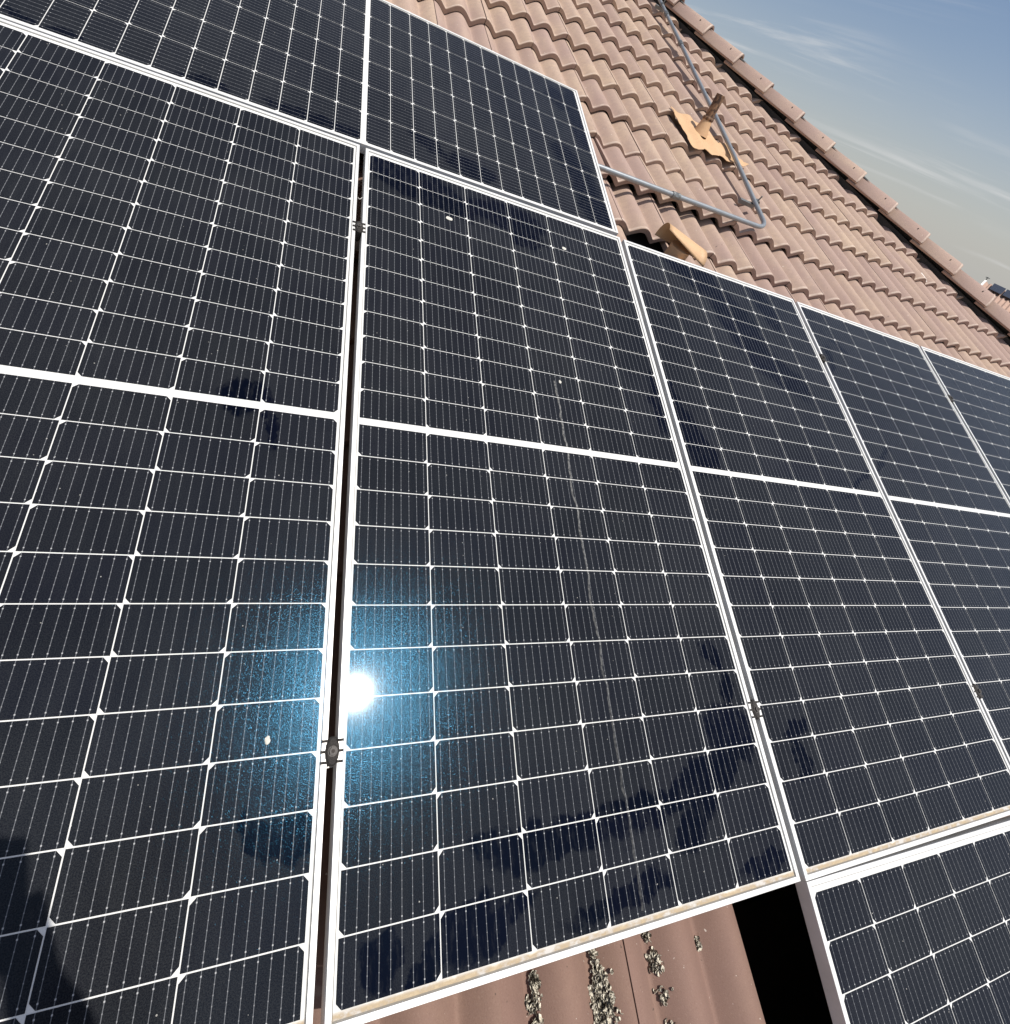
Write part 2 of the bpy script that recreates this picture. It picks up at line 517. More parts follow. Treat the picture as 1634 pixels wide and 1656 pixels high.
# ------------------------------------------------------------------ the setting: ground and street
def gplane(name, x0, x1, y0, y1, z, mat):
    o = obj(name, mesh(name, [(x0, y0, z), (x1, y0, z), (x1, y1, z), (x0, y1, z)], [(0, 1, 2, 3)], mat))
    return tag(o, kind='structure')


gplane('ground', -1500, 1500, -1500, 1500, 0.0, M_GROUND)
gplane('road', 12.0, 18.5, -600, 600, 0.004, M_ROAD)

# ------------------------------------------------------------------ panels (position of lower left corner, turn)
PWD, PHT = 1.038, 2.094
PANELS = {
    'A': (-1.0548, 0.0022, 0.0015, 'P', 'solar panel at the far left, with the shadow of a person on its lower corner'),
    'B': (0.0, 0.0, 0.0, 'P', 'dusty solar panel in the middle showing the sun glint and a long drip streak'),
    'C': (1.0547, -0.0033, -0.0015, 'P', 'upright solar panel right of the glint panel, big wiped patch near its top'),
    'D': (2.1033, -0.0115, -0.0090, 'P', 'second upright solar panel from the right edge, curled dark marks near its top'),
    'E': (3.1683, -0.0207, -0.0079, 'P', 'rightmost solar panel of the row, cut off by the picture edge'),
    'L': (-1.0561, 2.1009, 0.0084, 'L', 'solar panel lying sideways above the others at the top left'),
    'F': (1.0291, -2.0987, -0.0126, 'P', 'lower solar panel in the bottom right corner, beside the dark opening in the roof'),
}
CW, CH, GAPC, GAPR = 0.1658, 0.0828, 0.0020, 0.0020
CX0 = 0.0156
CY0, CY1 = 0.0213, 1.0557
ZC = -0.0030
ch = 0.0085
cell_me = mesh('cell', [(-CW/2, -CH/2, 0), (CW/2, -CH/2, 0), (CW/2, CH/2 - ch, 0), (CW/2 - ch, CH/2, 0), (-CW/2 + ch, CH/2, 0), (-CW/2, CH/2 - ch, 0),
                        (-CW/2, -CH/2, -.0003), (CW/2, -CH/2, -.0003), (CW/2, CH/2 - ch, -.0003), (CW/2 - ch, CH/2, -.0003), (-CW/2 + ch, CH/2, -.0003), (-CW/2, CH/2 - ch, -.0003)],
               [(0, 1, 2, 3, 4, 5)] + [(i + 6, (i + 1) % 6 + 6, (i + 1) % 6, i) for i in range(6)], M_FRAME)


def frame_mesh():
    """mitred aluminium frame: top lip, outer wall, inner lip edge, lower flange"""
    prof = [(0.0, -0.0345), (0.0, -0.0006), (0.0006, 0.0), (0.0094, 0.0), (0.0098, -0.0004), (0.0098, -0.0036), (0.0016, -0.0042), (0.0016, -0.0330), (0.0260, -0.0330), (0.0260, -0.0345)]
    n = len(prof)
    vs, fs = [], []
    corners = [(0, 0, 1, 1), (PWD, 0, -1, 1), (PWD, PHT, -1, -1), (0, PHT, 1, -1)]
    for (x, y, sx, sy) in corners:
        for d, z in prof:
            vs.append((x + sx * d, y + sy * d, z))
    for k in range(4):
        a, b2 = k * n, ((k + 1) % 4) * n
        for i in range(n):
            j = (i + 1) % n
            fs.append((a + i, a + j, b2 + j, b2 + i))
    me = mesh('frame', vs, fs, M_FRAME)
    bm = bmesh.new()
    bm.from_mesh(me)
    bmesh.ops.recalc_face_normals(bm, faces=bm.faces)
    bm.to_mesh(me)
    bm.free()
    return me


frame_me = frame_mesh()
mb = MB()
mb.box(0.0018, PWD - 0.0018, 0.0018, PHT - 0.0018, ZC - 0.0060, ZC - 0.0005)
back_me = mesh('backsheet', mb.v, mb.f, M_BACK)

GROUPS = 'solar panels on the tiled roof'
for key, (pu, pv, pr, mode, label) in PANELS.items():
    if mode == 'P':
        e = thing('solar_panel', label, 'solar panel', pu, pv, 0.0, pr, GROUPS)
    else:
        # turned a quarter: local y runs along the courses
        c, s = math.cos(pr), math.sin(pr)
        e = thing('solar_panel', label, 'solar panel', pu - s * PWD, pv + c * PWD, 0.0, pr - PI / 2, GROUPS)
    mcell = cell_material((pu, pu + (PWD if mode == 'P' else PHT), pv, pv + (PHT if mode == 'P' else PWD)))
    obj('frame', frame_me, e)
    obj('backsheet', back_me, e)
    for cx in range(6):
        for half in range(2):
            for ry in range(12):
                x = CX0 + cx * (CW + GAPC) + CW / 2
                y = (CY1 if half else CY0) + ry * (CH + GAPR) + CH / 2
                top = (cx % 2 == 0) == (half == 1)
                m4 = Matrix.Translation((x, y, ZC)) @ Matrix.Rotation(0 if top else PI, 4, 'Z')
                o = obj('cell', cell_me, e, m4)
                o.material_slots[0].link = 'OBJECT'
                o.material_slots[0].material = mcell

# ------------------------------------------------------------------ mid clamps and rails
def clamp_meshes():
    b = MB()
    # saddle between the frames, six teeth gripping the lips
    n = 14
    ring_t, ring_b = [], []
    for k in range(n):
        a = 2 * PI * k / n
        ring_t.append((0.0088 * math.cos(a), 0.0205 * math.sin(a), 0.0050))
        ring_b.append((0.0125 * math.cos(a), 0.0235 * math.sin(a), 0.0015))
    low = [(x * 0.74, y, -0.0335) for x, y, z in ring_b]
    vs = ring_t + ring_b + low
    fs = [tuple(range(n))]
    for k in range(n):
        j = (k + 1) % n
        fs += [(k, k + n, j + n, j), (k + n, k + 2 * n, j + 2 * n, j + n)]
    b.add(vs, fs)
    for sx in (-1, 1):
        for y in (-0.0165, 0.0, 0.0165):
            x0, x1 = sorted((sx * 0.0085, sx * 0.0185))
            b.box(x0, x1, y - 0.0022, y + 0.0022, 0.0006, 0.0032)
    body = mesh('clamp_body', b.v, b.f, M_CLAMP)
    h = MB()
    n = 6
    h.tube([(0, 0, 0.004), (0, 0, 0.0100)], 0.0068, 6)
    h.tube([(0, 0, 0.0040), (0, 0, 0.0058)], 0.0085, 18)
    bolt = mesh('bolt', h.v, h.f, M_BOLT)
    s = MB()
    s.tube([(0, 0, 0.0095), (0, 0, 0.0103)], 0.0034, 6)
    sock = mesh('bolt_socket', s.v, s.f, M_DARKHOLE)
    return body, bolt, sock


cb, cbolt, csock = clamp_meshes()
for (u, v, rz, label) in [(-0.0090, 1.707, 0.05, 'dark toothed mid clamp high in the gap at the left of the glint panel'),
                          (-0.0090, 0.361, 0.0, 'dark toothed mid clamp nearest the viewer, below the sun glint'),
                          (1.0465, 0.348, 0.0, 'dark toothed mid clamp right of the glint panel, low in the gap'),
                          (2.1050, 0.324, 0.0, 'small dark mid clamp low in the gap near the right picture edge'),
                          (2.1150, 1.731, 0.0, 'small dark mid clamp high beside the panel with curled marks'),
                          (3.1720, 1.708, 0.0, 'rightmost small dark mid clamp, near the top of the last gap')]:
    e = thing('panel_clamp', label, 'clamp', u, v, 0.0, rz, 'mid clamps between the panels')
    obj('clamp_body', cb, e)
    bo = obj('bolt', cbolt, e)
    obj('bolt_socket', csock, bo)

for (v, label) in [(0.355, 'lower aluminium mounting rail glimpsed in the gaps under the panels'), (1.715, 'upper aluminium mounting rail glimpsed in the gaps under the panels')]:
    e = thing('mounting_rail', label, 'rail', -1.2, v, -0.036, 0, 'mounting rails under the panels')
    b = MB()
    L = 5.5
    b.box(0, L, -0.020, -0.006, -0.042, 0)
    b.box(0, L, 0.006, 0.020, -0.042, 0)
    b.box(0, L, -0.006, 0.006, -0.042, -0.014)
    b.build('rail_profile', M_RAIL, e)
    for k in range(5):
        h = MB()
        x = 0.35 + k * 1.15
        h.box(x - 0.018, x + 0.018, -0.025, 0.025, -0.047, -0.0425)
        h.box(x - 0.018, x + 0.018, -0.045, -0.026, -0.16, -0.0425)
        h.build('roof_hook', M_RAIL, e)
# loop of thin wire left in the gap beside the upper clamp
w = MB()
w.tube([(-0.0165, 1.845, -0.006), (-0.012, 1.843, -0.009), (-0.007, 1.845, -0.008), (-0.003, 1.851, -0.006)], 0.0011, 8)
tag(w.build('wire_end', M_CABLE, None, M, True), 'short end of pale wire across the gap above the upper left clamp', 'wire')

# ------------------------------------------------------------------ roof tiles
TW, TG, AMP = 0.2880, 0.3340, 0.042      # cover width, gauge, roll height
TU0, TV0, TZ = 0.333, 2.385, -0.098      # a seam, a course front, crest height
RISE = 0.034
TT = 0.0280
HIP0 = Vector((2.69, 5.233))
HD = Vector((0.6835, -0.7300))
HN = Vector((0.7300, 0.6835))
HIPC = HIP0 + HN * 0.105                 # crown line


def prof(x):
    c = 0.5 + 0.5 * math.cos(2 * PI * x / (TW / 2))
    return AMP * (c ** 0.60) - AMP


def tile_mesh(name, x1=TW - 0.0022, length=0.405, nx=44):
    xs = [x1 * i / nx for i in range(nx + 1)]
    vs, fs = [], []
    N = nx + 1
    sl = RISE / TG
    rows = [(0.0035, 0.0), (0.16, 0.0), (length, 0.0)]
    for y, dz_ in rows:
        vs += [(x, y, prof(x) - y * sl) for x in xs]
    for j in range(2):
        fs += [(j * N + i, j * N + i + 1, (j + 1) * N + i + 1, (j + 1) * N + i) for i in range(nx)]
    # rounded arris, cut front face, underside
    for y, d in ((0.0, 0.003), (0.001, TT), (0.06, TT + 0.002)):
        vs += [(x, y, prof(x) - d - y * sl) for x in xs]
    fs += [(3 * N + i, 3 * N + i + 1, i + 1, i) for i in range(nx)]
    fs += [(4 * N + i, 4 * N + i + 1, 3 * N + i + 1, 3 * N + i) for i in range(nx)]
    fs += [(5 * N + i, 5 * N + i + 1, 4 * N + i + 1, 4 * N + i) for i in range(nx)]
    # side faces at the laps
    for i in (0, nx):
        a = len(vs)
        x = xs[i]
        vs += [(x, y, prof(x) - y * sl) for y in (0.0, length)] + [(x, y, prof(x) - TT - y * sl) for y in (length, 0.0)]
        fs.append((a, a + 1, a + 2, a + 3) if i else (a + 3, a + 2, a + 1, a))
    me = mesh(name, vs, fs, M_TILE)
    for p_ in me.polygons:
        p_.use_smooth = len(p_.vertices) == 4 and p_.index < 3 * nx
    return me


tile_me = tile_mesh('roof_tile')
tile_wide = tile_mesh('roof_tile_end', TW + 0.040, nx=50)

house = bpy.data.objects.new('house', None)
col.objects.link(house)
tag(house, 'house with a brown concrete tiled hip roof under the solar panels', 'house')

# roof deck with the opening where tiles are missing
EAVE, RIDGE = -2.95, 6.55
def hip_u(v, z=-0.2):
    # the hip line in the roof plane
    return HIPC.x + (v - HIPC.y) * HD.x / HD.y
deck = MB()
HOLE = (0.958, 1.62, -0.66, 0.05)
DZ = -0.205
def strip(u0, u1, v0, v1):
    if u1 - u0 > 1e-4 and v1 - v0 > 1e-4:
        deck.box(u0, u1, v0, v1, DZ - 0.02, DZ)
ULEFT = -4.0
deck.box(ULEFT, HOLE[0], EAVE, HOLE[3], DZ - 0.02, DZ)
deck.box(HOLE[0], HOLE[1], EAVE, HOLE[2], DZ - 0.02, DZ)
def quad_slab(pts):
    n = len(pts)
    deck.add([(x, y, DZ) for x, y in pts] + [(x, y, DZ - 0.02) for x, y in pts],
             [tuple(range(n)), tuple(reversed(range(n, 2 * n)))] + [(i, i + n, (i + 1) % n + n, (i + 1) % n) for i in range(n)])
quad_slab([(HOLE[1], EAVE), (hip_u(EAVE), EAVE), (hip_u(HOLE[3]), HOLE[3]), (HOLE[1], HOLE[3])])
quad_slab([(ULEFT, HOLE[3]), (hip_u(HOLE[3]), HOLE[3]), (hip_u(RIDGE), RIDGE), (ULEFT, RIDGE)])
roof = deck.build('roof', M_UNDER, house, M)

PR = [(pu, pv, pr, m_) for (pu, pv, pr, m_, _) in PANELS.values()]
def under_panel(pt):
    """is the sight line to this roof point blocked by a panel face"""
    d = pt - CAM
    s = (0 - CAM.z) / d.z
    q = CAM + d * s
    if s > 1:
        return False
    for pu, pv, pr, m_ in PR:
        c, s_ = math.cos(pr), math.sin(pr)
        x, y = q.x - pu, q.y - pv
        lx, ly = c * x + s_ * y, -s_ * x + c * y
        w_, h_ = (PWD, PHT) if m_ == 'P' else (PHT, PWD)
        if 0 < lx < w_ and 0 < ly < h_:
            return True
    return False


def in_view(pt, mar=30):
    d = pt - CAM
    z = d.dot(FWD)
    if z < 0.05:
        return False
    x, y = F_PX * d.dot(RIGHT) / z + CX, F_PX * d.dot(DOWN) / z + CY
    return -mar < x < PW + mar and -mar < y < PH + mar


MISSING = {(2, -8), (3, -8), (4, -8), (2, -9), (3, -9), (4, -9), (3, -1)}
LIFTED = {(3, 1): 0.020, (4, 1): 0.022, (5, 1): 0.024, (6, 1): 0.014, (7, 1): 0.010}
rest = MB()
tile_src = [tuple(v.co) for v in tile_me.vertices]
tile_fac = [tuple(p_.vertices) for p_ in tile_me.polygons]
n_tiles = 0
rt = random.Random(3)
for j in range(-15, 13):
    v = TV0 + j * TG
    for k in range(-15, 30):
        u = TU0 + k * TW
        if (k, j) in MISSING:
            continue
        lim = hip_u(v) - 0.04
        if u > lim or v > RIDGE - 0.2:
            continue
        jit = (rt.uniform(-.0015, .0015), rt.uniform(-.005, .005), rt.uniform(-.002, .002), rt.uniform(-.004, .004), rt.uniform(-.006, .006))
        vis = False
        for a in (0.02, 0.14, 0.27):
            for b in (0.0, 0.1, 0.2, 0.31):
                pt = Vector((u + a, v + b, TZ - 0.015))
                if in_view(pt) and not under_panel(pt):
                    vis = True
        m4 = Matrix.Translation((u + jit[0], v + jit[1], TZ + jit[2] + LIFTED.get((k, j), 0))) @ Matrix.Rotation(jit[3], 4, 'Z') @ Matrix.Rotation(jit[4], 4, 'Y')
        if (k, j) in LIFTED:
            m4 = m4 @ Matrix.Rotation(-0.03, 4, 'X')
        cut = hip_u(v + 0.42) - 0.03 < u + TW
        if vis:
            n_tiles += 1
            me = tile_me
            if (k + 1, j) in MISSING:
                me = tile_wide
            if cut:
                me = me.copy()
                bm = bmesh.new()
                bm.from_mesh(me)
                inv = m4.inverted()
                co = inv @ Vector((HIPC.x - HN.x * 0.035, HIPC.y - HN.y * 0.035, TZ))
                no = inv.to_3x3() @ Vector((HN.x, HN.y, 0))
                bmesh.ops.bisect_plane(bm, geom=bm.verts[:] + bm.edges[:] + bm.faces[:], plane_co=co, plane_no=no, clear_outer=True)
                bm.to_mesh(me)
                bm.free()
                if not me.polygons:
                    continue
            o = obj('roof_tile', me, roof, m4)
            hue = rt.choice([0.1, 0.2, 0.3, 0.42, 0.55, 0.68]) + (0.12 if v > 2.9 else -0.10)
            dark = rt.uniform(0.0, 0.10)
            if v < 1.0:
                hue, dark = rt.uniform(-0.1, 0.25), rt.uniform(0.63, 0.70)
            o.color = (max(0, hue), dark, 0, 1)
        elif not cut:
            rest.add([m4 @ Vector(q) for q in tile_src], tile_fac)
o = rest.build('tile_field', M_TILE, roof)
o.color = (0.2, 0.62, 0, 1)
tag(o, kind='stuff')
print('tiles', n_tiles)

# ridge and hip tiles
def hip_mesh():
    n = 14
    L, t_ = 0.43, 0.014
    vs, fs = [], []
    sec = []
    for i in range(n + 1):
        a = -1 + 2 * i / n
        x = 0.112 * a
        z = 0.060 * (1 - abs(a) ** 1.75)
        sec.append((x, z))
    N = n + 1
    for y, rise in ((0.0, 0.0), (0.02, 0.0), (L, -0.018)):
        k = 1.0 if y < 0.1 else 0.90
        vs += [(x * k, y, z * k + rise) for x, z in sec]
    for y, rise in ((0.0, 0.0), (L, -0.018)):
        k = (1.0 if y < 0.1 else 0.90)
        vs += [(x * k * (1 - t_ / 0.112 * 0.6), y, z * k + rise - t_) for x, z in sec]
    for r_ in range(2):
        fs += [(r_ * N + i, r_ * N + i + 1, (r_ + 1) * N + i + 1, (r_ + 1) * N + i) for i in range(n)]
    top = n * 2
    fs += [(3 * N + i, 3 * N + i + 1, i + 1, i) for i in range(n)]
    fs += [(4 * N + i + 1, 3 * N + i + 1, 3 * N + i, 4 * N + i)[::-1] for i in range(n)]
    fs += [(2 * N + i, 2 * N + i + 1, 4 * N + i + 1, 4 * N + i) for i in range(n)]
    for i in (0, n):
        q = (i, 2 * N + i, 4 * N + i, 3 * N + i)
        fs.append(q if i == 0 else q[::-1])
    me = mesh('hip_tile', vs, fs, M_TILE)
    for p_ in me.polygons:
        p_.use_smooth = p_.index < top
    return me


hip_me = hip_mesh()
nail = MB()
nail.tube([(0, 0, -0.004), (0, 0, 0.0015)], 0.0042, 8)
nail_me = mesh('nail', nail.v, nail.f, M_DARKHOLE)
ang = math.atan2(-HD.y, -HD.x) - PI / 2      # local y runs up the hip
for k in range(-3, 14):
    base = HIPC + HD * (0.352 * k)
    if base.y < EAVE:
        break
    m4 = Matrix.Translation((base.x, base.y, -0.040 + rt.uniform(-.004, .004))) @ Matrix.Rotation(ang + rt.uniform(-.014, .014), 4, 'Z') @ Matrix.Rotation(rt.uniform(-.03, .03), 4, 'Y') @ Matrix.Rotation(0.035, 4, 'X').inverted()
    o = obj('hip_tile', hip_me, roof, m4)
    o.color = (rt.uniform(0.0, 0.28), rt.uniform(0.02, 0.12), 0, 1)
    m5 = m4 @ Matrix.Translation((-0.052, 0.105, 0.0453)) @ Matrix.Rotation(-0.62, 4, 'Y')
    obj('nail_head', nail_me, roof, m5)
hb = MB()   # dark board added under the hip tiles to blacken the gap there
for k in range(2):
    w_ = (0.020, 0.075)[k]
    z1 = (-0.012, -0.10)[k]
    a0, a1 = HIPC - HD * 1.5, HIPC + HD * 9.5
    hb.add([(a0.x - HN.x * w_, a0.y - HN.y * w_, DZ - .01), (a0.x + HN.x * w_, a0.y + HN.y * w_, DZ - .01), (a1.x + HN.x * w_, a1.y + HN.y * w_, DZ - .01), (a1.x - HN.x * w_, a1.y - HN.y * w_, DZ - .01),
            (a0.x - HN.x * w_, a0.y - HN.y * w_, z1), (a0.x + HN.x * w_, a0.y + HN.y * w_, z1), (a1.x + HN.x * w_, a1.y + HN.y * w_, z1), (a1.x - HN.x * w_, a1.y - HN.y * w_, z1)],
           [(3, 2, 1, 0), (4, 5, 6, 7), (0, 1, 5, 4), (1, 2, 6, 5), (2, 3, 7, 6), (3, 0, 4, 7)])
hb.build('hip_gap_filler', M_UNDER, roof)

# the slope beyond the hip, back slope and walls
def Wp(u, v, z):
    return M @ Vector((u, v, z))
hipA, hipB = Wp(hip_u(EAVE), EAVE, DZ), Wp(hip_u(RIDGE), RIDGE, DZ)
ridL, eavL = Wp(ULEFT, RIDGE, DZ), Wp(ULEFT, EAVE, DZ)
depth = 2 * (hipB.y - hipA.y)
backR = Vector((hipA.x, hipA.y + depth, hipA.z))
backL = Vector((ULEFT, hipA.y + depth, hipA.z))
def slab(pts, t_=0.03):
    n = len(pts)
    nn = (pts[1] - pts[0]).cross(pts[2] - pts[0]).normalized() * t_
    return list(pts) + [q - nn for q in pts], [tuple(range(n)), tuple(reversed(range(n, 2 * n)))] + [(i, i + n, (i + 1) % n + n, (i + 1) % n) for i in range(n)]
sv = MB()
sv.add(*slab([hipA, backR, hipB]))
sv.add(*slab([backR, backL, ridL, hipB]))
sv.build('far_slope', simple('far_tiles', (0.36, 0.25, 0.20), 0.85, 0, 0.2, 3.0), house)
wl = MB()
zt = hipA.z - 0.05
x0, x1, y0, y1 = ULEFT + 0.3, hipA.x - 0.45, hipA.y + 0.45, hipA.y + depth - 0.45
for (a, b, c, d) in ((x0, x1, y0, y0 + .2), (x0, x1, y1 - .2, y1), (x0, x0 + .2, y0 + .2, y1 - .2), (x1 - .2, x1, y0 + .2, y1 - .2)):
    wl.box(a, b, c, d, 0.0, zt)
wl.build('wall', M_WALL, house)
gb = MB()   # gable end on the left
gb.add(*slab([Vector((x0 + .05, y0, zt)), Vector((x0 + .05, y1, zt)), Vector((x0 + .05, (y0 + y1) / 2, ridL.z - 0.2))], 0.1))
gb.build('gable_wall', M_WALL, house)
cl_ = MB()
cl_.box(x0 + .2, x1 - .2, y0 + .2, y1 - .2, zt - 0.12, zt - 0.05)
cl_.build('attic_floor', M_ATTIC, house)

# ------------------------------------------------------------------ conduit
def arc(c, r_, a0, a1, n, z):
    return [(c[0] + r_ * math.cos(a0 + (a1 - a0) * i / n), c[1] + r_ * math.sin(a0 + (a1 - a0) * i / n), z) for i in range(n + 1)]
e = thing('conduit', 'grey steel conduit running over the tiles and bending up the slope past the vent pipe', 'conduit', 1.0, 2.67, -0.06)
zc = -0.062
bend = 0.10
path = [(0.75, 2.655, zc - .01), (1.11, 2.671, zc), (1.576, 2.695, zc), (2.10, 2.725, zc)] + arc((2.195, 2.832), bend, -PI / 2 + 0.06, 0.0, 8, zc) + [(2.298, 3.0, zc), (2.312, 3.4, zc), (2.318, 3.85, zc), (2.312, 4.37, zc), (2.314, 4.87, zc), (2.312, 5.3, zc), (2.31, 6.2, zc)]
b = MB()
base = Vector((1.0, 2.67, -0.06))
b.tube([Vector(q) - base for q in path], 0.0132, 14)
b.build('pipe', M_STEEL, e, None, True)
def coupling(pt, d, r1=0.0185, L=0.05):
    c = MB()
    d = Vector(d).normalized()
    q = Vector(pt) - base
    c.tube([q - d * L / 2, q - d * L * .18], r1 * .93, 14)
    c.tube([q - d * L * .18, q + d * L * .18], r1, 6)
    c.tube([q + d * L * .18, q + d * L / 2], r1 * .93, 14)
    c.build('coupling', M_ZINC, e)
coupling((1.585, 2.6955, zc), (1, 0.057, 0))
coupling((2.314, 4.80, zc), (0, 1, 0))
coupling((2.312, 5.25, zc), (0, 1, 0))
for (x, y, dx, dy, wide) in ((2.265, 2.985, 1, 0.1, 0.065), (2.312, 5.40, 1, 0, 0.05)):
    s = MB()
    q = Vector((x, y, zc)) - base
    s.box(q.x - wide, q.x + wide * .75, q.y - 0.010, q.y + 0.010, -0.040, -0.0165)
    s.build('strut_support', M_ZINC, e)
    s = MB()
    qx = 2.312 - base.x
    s.tube([(qx, q.y - 0.012, zc + .06), (qx, q.y + 0.012, zc + .06)], 0.0172, 14)
    s.tube([(qx, q.y, zc + .075), (qx, q.y, zc + .105)], 0.005, 6)
    s.build('strap_clamp', M_ZINC, e)

# ------------------------------------------------------------------ vent pipe with flashing
UPR = Vector((0, math.sin(TH), math.cos(TH)))
e = thing('vent_pipe', 'rusty brown vent pipe standing in a crumpled tan flashing among the tiles', 'vent pipe', 2.11, 3.60, -0.085)
poly_px = [(1.905, 3.76), (1.98, 3.76), (2.09, 3.745), (2.155, 3.74), (2.21, 3.66), (2.265, 3.60), (2.33, 3.61), (2.40, 3.54), (2.47, 3.455), (2.42, 3.420), (2.29, 3.400), (2.20, 3.395), (2.12, 3.385), (2.03, 3.372), (1.965, 3.380), (1.935, 3.415), (1.95, 3.46), (1.925, 3.50), (1.915, 3.60)]
def inside(x, y, P):
    c = False
    for i in range(len(P)):
        (x1, y1), (x2, y2) = P[i], P[i - 1]
        if (y1 > y) != (y2 > y) and x < (x2 - x1) * (y - y1) / (y2 - y1) + x1:
            c = not c
    return c
def sheet_z(x, y):
    wv = 0.5 + 0.5 * math.cos(2 * PI * (x - TU0) / (TW / 2))
    crease = -0.010 * max(0, 1 - abs((x - 2.26) + 0.75 * (y - 3.52)) / 0.02)
    return -0.090 + 0.014 * wv + 0.009 * noise.noise(Vector((x * 9, y * 9, 1.3))) - 0.012 * (y - 3.39) / 0.35 + crease
st_ = 0.006
vs, fs, idx = [], [], {}
def vid(i, j, top):
    kk = (i, j, top)
    if kk not in idx:
        x, y = 1.88 + i * st_, 3.30 + j * st_
        x += 0.006 * noise.noise(Vector((x * 25, y * 25, 4)))
        y += 0.010 * noise.noise(Vector((x * 25, y * 25, 9)))
        idx[kk] = len(vs)
        vs.append((x - 2.11, y - 3.60, sheet_z(x, y) + 0.085 - (0 if top else 0.0022)))
    return idx[kk]
cells = {(i, j) for i in range(100) for j in range(75) if inside(1.88 + (i + .5) * st_, 3.30 + (j + .5) * st_, poly_px)}
for (i, j) in cells:
    fs.append((vid(i, j, 1), vid(i + 1, j, 1), vid(i + 1, j + 1, 1), vid(i, j + 1, 1)))
    fs.append((vid(i, j + 1, 0), vid(i + 1, j + 1, 0), vid(i + 1, j, 0), vid(i, j, 0)))
    for (di, dj, a, b2) in ((0, -1, (i, j), (i + 1, j)), (1, 0, (i + 1, j), (i + 1, j + 1)), (0, 1, (i + 1, j + 1), (i, j + 1)), (-1, 0, (i, j + 1), (i, j))):
        if (i + di, j + dj) not in cells:
            fs.append((vid(*a, 0), vid(*b2, 0), vid(*b2, 1), vid(*a, 1)))
obj('flashing', mesh('flashing', vs, fs, M_FLASH, True), e)
pd = (UPR + Vector((0.03, 0.0, 0.0))).normalized()
b0 = Vector((0.0, 0.0, 0.0))
b = MB()
b.tube([b0 - pd * 0.02, b0 + pd * 0.035, b0 + pd * 0.075], [0.052, 0.039, 0.031], 20)
b.build('boot', M_FLASH, e, None, True)
b = MB()
b.tube([b0 + pd * 0.066, b0 + pd * 0.073, b0 + pd * 0.082, b0 + pd * 0.089], [0.0325, 0.037, 0.037, 0.0325], 20)
b.build('collar', M_RUST, e, None, True)
b = MB()
b.tube([b0 + pd * 0.05, b0 + pd * 0.215], [0.0275, 0.0290], 20, caps=False)
b.tube([b0 + pd * 0.215, b0 + pd * 0.05], [0.0260, 0.0245], 20, caps=False)
n = 20
for k in range(n):      # rim
    b.f.append((n + k, 2 * n + (n - k) % n, 2 * n + (n - k - 1) % n, n + (k + 1) % n))
b.build('pipe', M_RUST, e, None, True)

# ------------------------------------------------------------------ hooded vent at the panel's top edge
e = thing('roof_vent', 'tan sheet metal vent hood rising behind the top edge of a solar panel', 'roof vent', 1.43, 2.20, -0.11)
b = MB()
b.tube([(0, 0, -0.06), (0, 0.004, 0.03), (0, 0.012, 0.088)], [0.052, 0.050, 0.050], 24)
b.build('pipe', M_FLASH, e, None, True)
b = MB()
b.tube([(-.004, -0.075, -0.02), (-.004, -0.070, 0.065)], 0.030, 20)
b.build('stub_pipe', M_FLASH, e, None, True)
ax = Vector((0.97, -0.247, 0.0)).normalized()
sd = Vector((0.247, 0.97, 0.0)).normalized()
vs, fs = [], []
NA, NLn = 16, 6
for t_in in (0, 1):
    for li in range(NLn + 1):
        s = -0.115 + 0.235 * li / NLn
        for k in range(NA + 1):
            a = PI * (-0.12 + (0.74 + 0.24 * li / NLn) * k / NA)
            rr = 0.072 - 0.002 * t_in
            flare = 1.0 + 0.30 * (1 - li / NLn)
            q = ax * s + sd * (math.cos(a) * rr * 0.95) + Vector((0, 0.012, 0.075 + math.sin(a) * rr * 0.82 * flare - 0.012 * (li / NLn)))
            vs.append(q)
NR = NA + 1
T = (NLn + 1) * NR
for li in range(NLn):
    for k in range(NA):
        a = li * NR + k
        fs.append((a, a + NR, a + NR + 1, a + 1))
        fs.append((T + a, T + a + 1, T + a + NR + 1, T + a + NR))
for li in (0, NLn):
    for k in range(NA):
        a = li * NR + k
        fs.append((a, a + 1, T + a + 1, T + a))
for k in (0, NA):
    for li in range(NLn):
        a = li * NR + k
        fs.append((a, a + NR, T + a + NR, T + a))
obj('hood', mesh('hood', vs, fs, M_FLASH, True), e)

